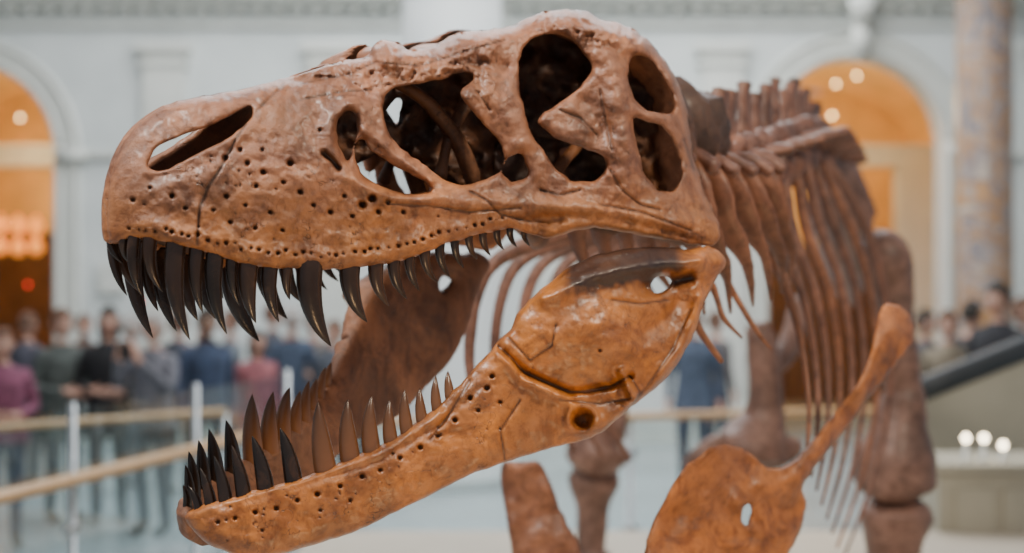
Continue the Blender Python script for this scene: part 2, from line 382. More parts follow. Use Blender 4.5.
def cav_jw(Q,D):
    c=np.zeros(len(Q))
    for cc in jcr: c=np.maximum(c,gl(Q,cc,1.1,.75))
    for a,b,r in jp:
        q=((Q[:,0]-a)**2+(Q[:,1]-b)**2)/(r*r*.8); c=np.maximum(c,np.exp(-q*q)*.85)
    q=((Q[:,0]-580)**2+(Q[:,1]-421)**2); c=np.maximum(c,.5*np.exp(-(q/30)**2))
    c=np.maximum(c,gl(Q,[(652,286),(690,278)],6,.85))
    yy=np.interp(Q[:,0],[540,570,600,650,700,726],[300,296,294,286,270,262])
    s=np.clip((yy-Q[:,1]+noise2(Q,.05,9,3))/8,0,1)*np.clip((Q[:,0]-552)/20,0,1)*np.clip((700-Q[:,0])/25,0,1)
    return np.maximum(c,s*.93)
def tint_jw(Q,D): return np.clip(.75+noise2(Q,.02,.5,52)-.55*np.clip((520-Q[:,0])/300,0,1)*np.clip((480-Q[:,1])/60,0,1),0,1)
A=Acc()
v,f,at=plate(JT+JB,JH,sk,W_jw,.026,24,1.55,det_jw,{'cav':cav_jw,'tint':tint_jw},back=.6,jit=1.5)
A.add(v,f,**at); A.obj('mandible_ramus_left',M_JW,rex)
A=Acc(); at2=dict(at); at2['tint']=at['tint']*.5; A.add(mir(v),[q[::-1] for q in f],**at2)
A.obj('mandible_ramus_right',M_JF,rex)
# ---------------------------------------------------------------- TEETH
up=[(124,240,131,264,10),(134,240,142,296,13),(150,240,163,292,15),(176,246,190,340,21),(197,250,203,313,16),(215,254,227,334,19),(232,258,240,306,12),(249,262,256,323,21),(270,266,279,322,18),(287,268,290,300,12),(310,266,331,346,29),(350,265,367,322,24),(376,263,389,306,18),(394,259,407,299,15),(410,255,420,291,13),(425,250,437,282,13),(440,244,450,277,12),(455,238,464,268,11),(469,235,478,260,10),(483,232,491,256,10),(497,230,504,250,9),(510,229,517,247,9),(524,231,530,246,8)]
low=[(199,509,188,486,10),(211,505,200,468,13),(226,502,214,456,15),(244,497,232,446,17),(266,491,252,436,19),(294,484,280,428,20),(326,472,318,402,25),(351,462,348,400,23),(372,452,372,396,21),(391,442,390,400,17),(407,431,405,390,16),(422,420,420,388,14),(437,408,436,376,13),(450,396,448,371,12)]
def tooth(acc,bx,by,tx,ty,w,Wf,inn,tin,emb,cv):
    W0=float(Wf(np.array([[bx,by+emb]]))[0])-inn
    b=np.array([bx,by]); t=np.array([tx,ty]); c=np.array([bx+(tx-bx)*.1+cv*abs(ty-by)*.09,(by*.45+ty*.55)])
    e=b-(c-b)/np.linalg.norm(c-b)*8
    pts=[];rad=[];px2m=2.75/F
    for s in [-.2,0,.15,.3,.45,.6,.75,.88,.96,1]:
        if s<0: q=e
        else: q=(1-s)**2*b+2*s*(1-s)*c+s*s*t
        pts.append(sk([q],W0-.012*max(s,0))[0])
        r=w/2*px2m*(1.0 if s<=0 else max(.04,(1-s**1.9)**.8))
        rad.append((r,r*.72))
    v,f=sweep(pts,rad,14,ref=(NN[0],NN[1],0),k=2)
    tn=np.clip(tin*(1-np.arange(len(v))/len(v)*.75),0,1)
    addsym(acc,v,f,tint=tn)
A=Acc()
for t in up: tooth(A,*t,W_cr,.004 if t[0]>140 else .0,.05+.22*random.random(),-5,-1)
A.obj('upper_teeth',M_T,rex)
A=Acc()
for t in low: tooth(A,*t,W_jw,.0,.05 if t[0]<300 else 1.0,4,-1 if t[0]>300 else -.5)
A.obj('lower_teeth',M_T,rex)
# ---------------------------------------------------------------- SPINE
path=cr([(.20,3.45,2.36),(.36,3.66,2.32),(.53,3.93,2.33),(.68,4.25,2.38),(.82,4.6,2.44),(.97,5.0,2.50),(1.12,5.5,2.55),(1.30,6.1,2.56),(1.5,6.7,2.52)],10)
L=np.r_[0,np.cumsum(np.linalg.norm(np.diff(path,axis=0),axis=1))]
def onpath(s): return np.array([np.interp(s,L,path[:,i]) for i in range(3)])
A=Acc(); s=.12; i=0
while s<L[-1]-.1:
    c=onpath(s); t=onpath(s+.05)-onpath(s-.05); t/=np.linalg.norm(t)
    r=np.cross(t,[0,0,1]); r/=np.linalg.norm(r); u=np.cross(r,t)
    neck=i<6; st=.12 if neck else .165
    P=lambda a,b,cc: c+t*a+r*b+u*cc
    e=.07
    v,f=sweep([P(-e,0,0),P(-e*.75,0,0),P(0,0,-.005),P(e*.75,0,0),P(e,0,0)],[.05,.078,.058,.082,.05],14,rough=.3,seed=i); A.add(v,f)
    v,f=sweep([P(0,0,.05),P(.01,0,.1),P(.02,0,.14)],[(.06,.045),(.065,.04),(.05,.03)],12,ref=t,rough=.3,seed=i); A.add(v,f)
    hh=(.12+.012*i) if neck else .17+.025*math.sin(i*2.1)
    v,f=sweep([P(.01,0,.1),P(.02,0,.1+hh*.4),P(.035,0,.1+hh*.8),P(.045,0,.1+hh)],[(.03,.05),(.016,.045),(.017,.05),(.022,.035)],12,ref=t,rough=.5,seed=i*3); A.add(v,f)
    for sg in (-1,1):
        v,f=sweep([P(0,sg*.03,.07),P(.01,sg*.11,.09),P(.03,sg*.18,.05 if neck else .10)],[(.035,.035),(.03,.022),(.034,.018)],10,ref=u,rough=.5,seed=i); A.add(v,f)
        v,f=sweep([P(-.09,sg*.06,.09),P(0,sg*.06,.1),P(.09,sg*.07,.13)],[.022,.032,.03],10,rough=.5,seed=i); A.add(v,f)
        if neck:
            v,f=sweep([P(-.01,sg*.1,.06),P(.0,sg*.14,-.03),P(.05,sg*.16,-.11),P(.12,sg*.17,-.19),P(.22,sg*.14,-.30)],[(.05,.02),(.048,.016),(.034,.013),(.018,.01),(.004,.004)],10,ref=t,rough=.4,seed=i); A.add(v,f,tint=.15)
    s+=st; i+=1
A.obj('vertebral_column',M_BD,rex)
# ---------------------------------------------------------------- RIBS
A=Acc()
ra=[(738,205),(766,240),(788,292),(802,348),(809,408),(806,462)]
rb=[(814,165),(858,208),(884,292),(890,392),(872,482),(842,562)]
N=8
for i in range(N):
    q=i/(N-1); d0=4.15+1.6*q
    pts=[];rad=[]
    for j,(a,b) in enumerate(zip(ra,rb)):
        x=a[0]*(1-q)+b[0]*q; y=a[1]*(1-q)+b[1]*q
        dd=d0+[0,-.02,-.04,-.05,-.12,-.2][j]
        pts.append(pt(x,y,dd)); w=[.030,.034,.026,.018,.014,.008][j]*(1+.1*q); rad.append((w*.55,w*.5))
    pts[0]=onpath(np.interp(pts[0][1],path[:,1],L))+np.array([.05,0,.04])
    v,f=sweep(pts,rad,14,ref=(.35,-1,0),k=6,rough=.15,seed=i); A.add(v,f,tint=.05+.25*(i%3==0))
la=[(700,205),(640,215),(560,235),(500,258),(476,300),(470,370),(490,440)]
lb=[(770,200),(700,215),(650,240),(610,268),(596,320),(600,400),(630,460)]
N=6
for i in range(N):
    q=i/(N-1); d0=4.2+1.4*q; pts=[];rad=[]
    for j,(a,b) in enumerate(zip(la,lb)):
        x=a[0]*(1-q)+b[0]*q; y=a[1]*(1-q)+b[1]*q; pts.append(pt(x,y,d0)); w=[.03,.03,.026,.022,.019,.016,.01][j]; rad.append((w,w*.5))
    v,f=sweep(pts,rad,10,ref=(-.3,-1,0),k=6,rough=.15,seed=i); A.add(v,f)
for l in ([(700,262,3.6),(714,290,3.62),(724,318,3.6),(742,338,3.6)],[(712,250,3.7),(732,290,3.72),(756,330,3.7),(772,350,3.72)],[(690,300,3.5),(700,330,3.5),(722,362,3.5)]):
    v,f=sweep([pt(*a) for a in l],[.014,.01,.007,.003][:len(l)],8,rough=.2); A.add(v,f,tint=.4)
A.obj('ribs',M_BD,rex)
# ---------------------------------------------------------------- SCAPULOCORACOID
def mp_depth(fn):
    def m(Q,W):
        Q=np.atleast_2d(Q); d=fn(Q)-W; return np.stack([(Q[:,0]-CX)*d/F,d,EYE-(Q[:,1]-CY)/F*d],1)
    return m
sc=[(877,322),(880,310),(890,303),(903,308),(912,320),(914,338),(904,356),(888,376),(866,402),(846,428),(828,452),(812,472),(803,490),(806,508),(800,532),(788,556),(770,585),(735,605),(690,605),(655,590),(644,560),(650,532),(664,500),(682,470),(704,452),(726,444),(748,451),(764,466),(780,468),(798,456),(818,434),(842,404),(860,378),(871,352)]
sh=[[(742,512),(747,504),(750,510),(747,524),(743,522)]]
def scW(Q): return noise2(Q,.012,.05,71)+gl(Q,[(900,320),(850,400),(790,480),(740,500)],14,.035)
def scd(Q,D): return noise2(Q,.06,.005,77)+gl(Q,[(700,470),(680,520),(700,570)],14,-.015)
A=Acc()
v,f,at=plate(sc,sh,mp_depth(lambda Q:3.35+(Q[:,0]-650)*.0026),scW,.011,6,2.2,scd,{'tint':lambda Q,D:np.clip(.85+noise2(Q,.02,.5,4),0,1)},jit=2.5)
A.add(v,f,**at)
sc2=[(500,468),(518,462),(538,462),(548,478),(560,508),(576,540),(590,580),(580,610),(540,612),(518,580),(508,530)]
v,f,at=plate(sc2,[],mp_depth(lambda Q:4.3+0*Q[:,0]),scW,.02,10,3,scd,{'tint':lambda Q,D:.25+0*D},jit=3); A.add(v,f,**at)
A.obj('scapulocoracoid',M_BD,rex)
# ---------------------------------------------------------------- PELVIS + LEGS
PZ=.5
A=Acc()
def limb(l,d,n=20,rg=.10,seed=0,fl=1.0):
    pts=[pt(x,y,d+e) for x,y,r,e in l]; rad=[(r*d/F,r*d/F*fl) for x,y,r,e in l]
    v,f=sweep(pts,rad,n,ref=(0,1,0),k=7,rough=rg,seed=seed); A.add(v,f,tint=.3)
limb([(796,140,12,-.3),(812,158,24,-.2),(836,185,26,0),(858,212,20,.1),(870,222,12,.1)],6.4,fl=.5,seed=2)
limb([(868,246,14,.1),(884,256,27,0),(893,285,20,0),(896,325,17,0),(899,365,20,0),(903,388,19,0)],6.0,seed=3)
limb([(905,384,16,0),(903,400,22,0),(899,430,29,0),(896,462,40,0),(897,488,37,0),(898,500,18,0)],6.0,seed=4)
limb([(896,496,18,0),(896,512,36,0),(894,535,30,0),(890,575,24,.05),(886,610,28,.05),(884,622,22,.05)],6.05,seed=5)
limb([(757,325,12,0),(762,345,16,0),(765,385,17,0),(764,415,21,0),(758,435,32,0),(752,452,38,0),(750,464,20,0)],6.6,seed=6)
limb([(800,446,8,0),(775,450,20,0),(740,452,24,0),(706,462,19,0),(686,468,8,0)],6.6,seed=7)
limb([(720,440,8,0),(700,458,12,0),(690,480,9,0),(690,500,6,0)],6.5,seed=17)
limb([(610,428,10,0),(600,440,28,0),(597,456,32,0),(596,470,22,0)],6.6,seed=8)
limb([(596,466,20,0),(594,482,26,0),(592,510,17,0),(590,560,15,0),(590,605,22,0),(590,618,20,0)],6.7,seed=9)
limb([(640,330,16,.4),(628,360,18,.3),(612,400,18,.1),(602,432,24,0)],6.6,seed=10)
limb([(800,300,10,.2),(790,345,12,.1),(775,370,8,0)],6.7,seed=12)
def foot(x,y):
    for a in (-.5,0,.5):
        dx=math.sin(a); dy=-math.cos(a)
        v,f=sweep([(x,y,PZ+.12),(x+dx*.12,y+dy*.12,PZ+.075),(x+dx*.25,y+dy*.25,PZ+.06),(x+dx*.38,y+dy*.38,PZ+.045),(x+dx*.5,y+dy*.5,PZ+.01)],[.07,.05,.055,.04,.012],10,rough=.1); A.add(v,f)
    v,f=sweep([(x,y,PZ+.1),(x,y,PZ+.3)],[.09,.1],12); A.add(v,f)
p=pt(885,600,6.1); foot(p[0],6.05)
p=pt(590,600,6.7); foot(p[0],6.7)
v,f=sweep([(1.5,6.6,2.5),(1.7,7.3,2.3),(1.9,8.0,2.1),(2.0,8.5,2.0)],[(.14,.2),(.12,.16),(.09,.12),(.05,.06)],12,rough=.5); A.add(v,f)
A.obj('pelvis_and_hind_limbs',M_LG,rex)
# ---------------------------------------------------------------- HALL
m,nt,b=nodes('limestone_wall'); n=noise_n(nt,1.5,6); r=ramp(nt,[(.3,(.54,.575,.56)),(.7,(.65,.68,.66))]); nt.links.new(n.outputs['Fac'],r.inputs[0]); nt.links.new(r.outputs[0],b.inputs['Base Color']); b.inputs['Roughness'].default_value=.8; M_W=m
M_TR=simple('limestone_trim',(.60,.61,.56),.7,.06,3)
M_CO=simple('pale_column_stone',(.80,.83,.82),.5,.04,2)
M_AM=simple('amber_plaster',(.82,.54,.22),.8,.15,2)
M_DW=simple('dark_wood',(.14,.07,.035),.5,.3,5)
M_OAK=simple('oak_handrail',(.52,.31,.14),.35,.15,6)
M_ST=simple('brushed_steel',(.5,.52,.53),.3,.05,20,metal=.9)
M_BG=simple('beige_panel',(.42,.38,.29),.6,.08,3)
M_PL=simple('plinth_top',(.50,.43,.34),.5,.06,3)
m,nt,b=nodes('terrazzo_floor'); n=noise_n(nt,60,3); n2=noise_n(nt,.8,4); r=ramp(nt,[(.35,(.36,.40,.41)),(.65,(.50,.54,.55))]); nt.links.new(n.outputs['Fac'],r.inputs[0]); r2=ramp(nt,[(.35,(.75,.75,.75)),(.65,(1,1,1))]); nt.links.new(n2.outputs['Fac'],r2.inputs[0]); nt.links.new(mix(nt,1.0,r.outputs[0],r2.outputs[0],'MULTIPLY'),b.inputs['Base Color']); b.inputs['Roughness'].default_value=.25; M_FL=m
m,nt,b=nodes('breccia_marble'); n=noise_n(nt,2.2,8,.6,2.0); r=ramp(nt,[(.36,(.13,.12,.14)),(.45,(.36,.30,.27)),(.5,(.46,.22,.06)),(.56,(.20,.17,.18)),(.66,(.52,.42,.32))]); nt.links.new(n.outputs['Fac'],r.inputs[0]); nt.links.new(r.outputs[0],b.inputs['Base Color']); b.inputs['Roughness'].default_value=.3; M_MB=m
m=bpy.data.materials.new('barrier_glass'); m.use_nodes=True; nt=m.node_tree; nt.nodes.clear()
o=nt.nodes.new('ShaderNodeOutputMaterial'); tr=nt.nodes.new('ShaderNodeBsdfTransparent'); tr.inputs[0].default_value=(.92,.965,.97,1)
g=nt.nodes.new('ShaderNodeBsdfGlossy'); g.inputs['Roughness'].default_value=.02
lw=nt.nodes.new('ShaderNodeLayerWeight'); lw.inputs[0].default_value=.5
fc=math_n(nt,'MULTIPLY_ADD',math_n(nt,'POWER',lw.outputs['Facing'],3.0),.45,.05)
ms=nt.nodes.new('ShaderNodeMixShader'); nt.links.new(fc,ms.inputs[0]); nt.links.new(tr.outputs[0],ms.inputs[1]); nt.links.new(g.outputs[0],ms.inputs[2]); nt.links.new(ms.outputs[0],o.inputs[0]); M_GL=m
def lampmat(nm,c,s):
    m,nt,b=nodes(nm); b.inputs['Base Color'].default_value=(*c,1); b.inputs['Emission Color'].default_value=(*c,1); b.inputs['Emission Strength'].default_value=s; return m
M_WL=lampmat('warm_bulb',(1,.70,.32),14); M_OL=lampmat('orange_lantern',(1,.33,.05),1.3); M_RL=lampmat('red_indicator',(1,.02,.02),5); M_WH=lampmat('white_bulb',(1,.84,.58),18)

WY=18.0; q=WY/F
A=Acc(); box(A,(-16,-4,-.2),(16,26,0)); A.obj('floor',M_FL,smooth=False)
arches=[((-34-CX)*q,90*q,EYE+(CY-152)*q),((856-CX)*q,90*q,EYE+(CY-146)*q)]
xs=[-14,14]
for cx,r,z in arches: xs+= [cx-r,cx+r]+[cx+r*math.sin(t) for t in np.linspace(-math.pi/2,math.pi/2,41)]
xs=sorted(set(round(x,5) for x in xs)); ZT=8.5; T2=.5
A=Acc()
for a,b2 in zip(xs[:-1],xs[1:]):
    mid=(a+b2)/2; 
    if b2-a<1e-4: continue
    inn=any(abs(mid-cx)<r for cx,r,z in arches)
    la_=lb_=0
    if inn:
        cx,r,z=[k for k in arches if abs(mid-k[0])<k[1]][0]
        la_=z+math.sqrt(max(0,r*r-(a-cx)**2)); lb_=z+math.sqrt(max(0,r*r-(b2-cx)**2))
    v=[(a,WY,la_),(b2,WY,lb_),(b2,WY,ZT),(a,WY,ZT),(a,WY+T2,la_),(b2,WY+T2,lb_),(b2,WY+T2,ZT),(a,WY+T2,ZT)]
    A.add(v,[(0,1,2,3),(5,4,7,6),(4,5,1,0)])
for cx,r,z in arches:
    for e in (cx-r,cx+r): A.add([(e,WY,0),(e,WY+T2,0),(e,WY+T2,z),(e,WY,z)],[(0,1,2,3)])
A.obj('wall_back',M_W,smooth=False)
for i,(cx,r,z) in enumerate(arches):
    A=Acc()
    for rr,w,dp in ((r+.03,.06,.08),(r+.16,.08,.05),(r+.27,.04,.08)):
        pts=[(cx-rr,WY-.0,0),(cx-rr,WY,z*.5),(cx-rr,WY,z-.05)]+[(cx-rr*math.cos(t),WY,z+rr*math.sin(t)) for t in np.linspace(0,math.pi,24)]+[(cx+rr,WY,z-.05),(cx+rr,WY,z*.5),(cx+rr,WY,0)]
        v,f=sweep(pts,[(w,dp)]*len(pts),8,ref=(0,1,0),k=2); A.add(v,f)
    box(A,(cx-r-.4,WY-.14,z-.12),(cx-r-.02,WY,z+.02)); box(A,(cx+r+.02,WY-.14,z-.12),(cx+r+.4,WY,z+.02))
    v,f=sweep([(cx,WY-.12,z+r-.05),(cx,WY-.25,z+r+.15),(cx,WY-.2,z+r+.35),(cx,WY-.34,z+r+.55),(cx,WY-.25,z+r+.7)],[(.11,.08),(.13,.1),(.11,.08),(.16,.12),(.18,.06)],12,ref=(0,1,0)); A.add(v,f)
    A.obj('trim_arch_%d'%(i+1),M_TR)
A=Acc()
box(A,(-14,WY-.22,5.50),(14,WY,5.58)); box(A,(-14,WY-.34,5.58),(14,WY,5.66)); box(A,(-14,WY-.08,5.25),(14,WY,5.30))
x=-9
while x<9: box(A,(x,WY-.14,5.41),(x+.12,WY,5.50)); x+=.24
A.obj('trim_cornice',M_TR,smooth=False)
A=Acc()
zz=EYE+(CY-152)*q
for a,b2 in (((62-CX)*q,(118-CX)*q),((200-CX)*q,(740-CX)*q),((950-CX)*q,13)): box(A,(a,WY-.08,zz-.07),(b2,WY,zz+.0))
A.obj('trim_string_course',M_TR,smooth=False)
A=Acc()
for px in (165,330,560,722,985+60):
    x=(px-CX)*q; box(A,(x-.26,WY-.10,0),(x+.26,WY,5.05)); box(A,(x-.32,WY-.16,0),(x+.32,WY,.5)); box(A,(x-.31,WY-.13,4.75),(x+.31,WY,4.81)); box(A,(x-.34,WY-.16,4.93),(x+.34,WY,5.05))
A.obj('trim_pilasters',M_TR,smooth=False)
A=Acc(); box(A,(-14,WY-.06,0),(arches[0][0]-arches[0][1],WY,.3)); box(A,(arches[0][0]+arches[0][1],WY-.06,0),(arches[1][0]-arches[1][1],WY,.3)); box(A,(arches[1][0]+arches[1][1],WY-.06,0),(14,WY,.3)); A.obj('baseboard_back',M_TR,smooth=False)
def column(name,px,d,w,mat,cap=True):
    A=Acc(); r=w*d/F/2; x=(px-CX)*d/F
    prof=[(r*1.35,0),(r*1.35,.15),(r*1.28,.2),(r*1.3,.28),(r*1.15,.34),(r*1.18,.42),(r*1.02,.5)]+[(r*(1.02-.04*t),.5+4.9*t) for t in np.linspace(.05,1,8)]+[(r*1.1,5.45),(r*1.02,5.5),(r*1.25,5.75),(r*1.4,6.1),(r*1.5,6.2),(r*1.5,6.4)]
    lathe(A,(x,d,0),prof,40); return A.obj(name,mat)
column('pale_column',452,14.5,100,M_CO)
column('marble_column',984,16,56,M_MB)
def gallery(i,cx,r,z):
    A=Acc(); x0,x1=cx-2.3,cx+2.3; y0=WY+T2; y1=24
    box(A,(x0-.1,y0,0),(x0,y1,5.2)); box(A,(x1,y0,0),(x1+.1,y1,5.2)); box(A,(x0,y1,0),(x1,y1+.1,5.2))
    A.obj('wall_gallery_%d'%i,M_AM,smooth=False)
    A=Acc(); n=16; v=[]
    for yy in (y0,y1):
        for t in np.linspace(0,math.pi,n): v.append((cx-2.3*math.cos(t),yy,4.3+1.0*math.sin(t)))
    f=[(j,j+1,n+j+1,n+j) for j in range(n-1)]; A.add(v,f); A.obj('ceiling_gallery_%d'%i,M_AM)
    A=Acc(); box(A,(x0,21.2,3.75),(x1,21.5,4.0)); box(A,(x0,21.15,3.98),(x1,21.5,4.06)); box(A,(x0,21.2,0),(x0+.5,21.5,3.75)); box(A,(x1-.9,21.2,0),(x1,21.5,3.75)); A.obj('trim_gallery_beam_%d'%i,M_TR,smooth=False)
    zw=2.75 if i==1 else 2.2
    A=Acc(); box(A,(x0+.02,y1-.05,0),(x1-.02,y1-.01,zw)); box(A,(x0+.02,y1-.1,zw),(x1-.02,y1-.01,zw+.08))
    for k in range(6): box(A,(x0+.1+k*.75,y1-.08,.3),(x0+.7+k*.75,y1-.05,zw-.2))
    A.obj('trim_wainscot_%d'%i,M_DW,smooth=False)
    A=Acc(); box(A,(cx+.2,y1-.19,0),(cx+1.3,y1-.11,2.5)); box(A,(cx+.1,y1-.22,2.5),(cx+1.4,y1-.11,2.65)); box(A,(cx+.73,y1-.23,0),(cx+.77,y1-.19,2.5)); A.obj('door_%d'%i,M_DW,smooth=False)
    for (lx,ly,lz,e) in ((cx,20.2,4.5,95),(cx,22.8,3.6,65)):
        l=bpy.data.lights.new('gallery_lamp','POINT'); l.energy=e; l.color=(1,.70,.36); l.shadow_soft_size=.3
        o=bpy.data.objects.new('gallery_lamp',l); o.location=(lx,ly,lz); scene.collection.objects.link(o)
for i,(cx,r,z) in enumerate(arches): gallery(i+1,cx,r,z)
def bulbs(name,l,mat,rad):
    A=Acc()
    for x,y,d in l:
        p=pt(x,y,d); rr=rad*d/F
        lathe(A,p,[(rr*.05,-rr),(rr*.6,-rr*.8),(rr,0),(rr*.8,rr*.6),(rr*.4,rr*.95),(rr*.4,rr*1.4),(rr*.1,rr*1.5)],14)
    return A.obj(name,mat)
bulbs('gallery_spotlights',[(857,76,20),(836,84,20),(812,128,20.5),(832,116,20.5),(20,118,20)],M_WL,1.7)
bulbs('gallery_lanterns',[(0,226,21),(18,227,21),(36,228,21),(0,247,21),(18,248,21),(36,247,21)],M_OL,8)
bulbs('red_indicator_lamp',[(28,285,17),(140,302,14)],M_RL,1.5)
A=Acc(); box(A,((100-CX)*q,WY-.08,1.9),((125-CX)*q,WY,2.25)); A.obj('picture_frame',M_TR,smooth=False)
# ---------------------------------------------------------------- plinth
pl=empty('exhibit_plinth')
A=Acc(); box(A,(-1.2,2.4,0),(3.2,8.9,PZ-.06)); A.obj('plinth_base',M_PL,pl,smooth=False)
A=Acc(); box(A,(-1.25,2.35,PZ-.06),(3.25,8.95,PZ)); A.obj('plinth_slab',M_PL,pl,smooth=False)
# ---------------------------------------------------------------- railings
def railing(name,p0,p1,h=1.07,step=1.5,w=.045,ext=0.0):
    e=empty(name); p0=np.array(p0);p1=np.array(p1); Ln=np.linalg.norm(p1-p0); t=(p1-p0)/Ln; nrm=np.array([-t[1],t[0]])
    A=Acc(); v,f=sweep([(*p0,h),(*((p0+p1)/2),h),(*p1,h)],[(w,w*.75)]*3,14,k=3); A.add(v,f); A.obj('handrail',M_OAK,e)
    A=Acc(); G=Acc(); n=max(1,int(Ln/step)); off=nrm*(.07 if ext else 0); H2=h+ext
    for i in range(n+1):
        c=p0+t*Ln*i/n+off
        lathe(A,(c[0],c[1],0),[(.07,0),(.07,.015),(.02,.025),(.02,H2)],16)
        for zz in (.25,.8):
            pts=[(*(c-t*.05),zz),(*(c+t*.05),zz)]; v,f=sweep(pts,[.03,.03],10,k=1); A.add(v,f)
        if i<n:
            a=c+t*.04; b=p0+off+t*Ln*(i+1)/n-t*.04; o=nrm*.006
            vv=[(*(a-o),.1),(*(b-o),.1),(*(b+o),.1),(*(a+o),.1),(*(a-o),H2-.04),(*(b-o),H2-.04),(*(b+o),H2-.04),(*(a+o),H2-.04)]
            G.add(vv,[(0,3,2,1),(4,5,6,7),(0,1,5,4),(1,2,6,5),(2,3,7,6),(3,0,4,7)])
    A.obj('posts',M_ST,e); G.obj('glass_panels',M_GL,e,smooth=False)
railing('glass_railing',(-2.55,6.02),(-1.5,9.9),step=1.3,ext=.38)
railing('glass_railing',(-1.5,9.9),(5.6,11.6),step=2.3,w=.04)
railing('glass_railing',(-4.4,8.9),(-2.2,10.9),step=1.6,w=.035)
# ---------------------------------------------------------------- right corner: ramp balustrade and counter
e=empty('stair_balustrade')
A=Acc(); a=pt(905,396,10.2); b=pt(1120,310,10.2)
v,f=sweep([a,(a+b)/2,b],[(.05,.09)]*3,10,ref=(0,0,1),k=2); A.add(v,f); A.obj('dark_handrail',simple('black_rubber',(.03,.035,.04),.4,.1),e)
A=Acc(); A.add([(a[0],10.2,0),(b[0],10.2,0),(b[0],10.2,b[2]-.08),(a[0],10.2,a[2]-.08),(a[0],10.4,0),(b[0],10.4,0),(b[0],10.4,b[2]-.08),(a[0],10.4,a[2]-.08)],[(0,1,2,3),(5,4,7,6),(3,2,6,7),(4,0,3,7),(1,5,6,2)]); A.obj('side_wall',M_BG,e,smooth=False)
e=empty('lamp_counter')
c0=pt(925,458,9.2); c1=pt(1100,458,9.2)
A=Acc(); box(A,(c0[0],8.9,0),(c1[0],9.5,c0[2]-.05)); box(A,(c0[0]-.04,8.85,c0[2]-.05),(c1[0],9.55,c0[2])); 
for i in range(4): box(A,(c0[0]+.1+i*.3,8.88,.1),(c0[0]+.34+i*.3,8.9,c0[2]-.15))
A.obj('cabinet',M_BG,e,smooth=False)
A=Acc(); B=Acc()
for x in (966,984,1003):
    p=pt(x,438 if x<1000 else 445,9.1); lathe(B,p,[(.002,-.022),(.016,-.014),(.021,0),(.016,.014),(.002,.022)],16); lathe(A,(p[0],p[1],c0[2]),[(.035,0),(.035,.01),(.008,.02),(.008,max(.03,p[2]-.020-c0[2]))],12)
A.obj('lamp_stands',M_ST,e); B.obj('lamp_globes',M_WH,e)
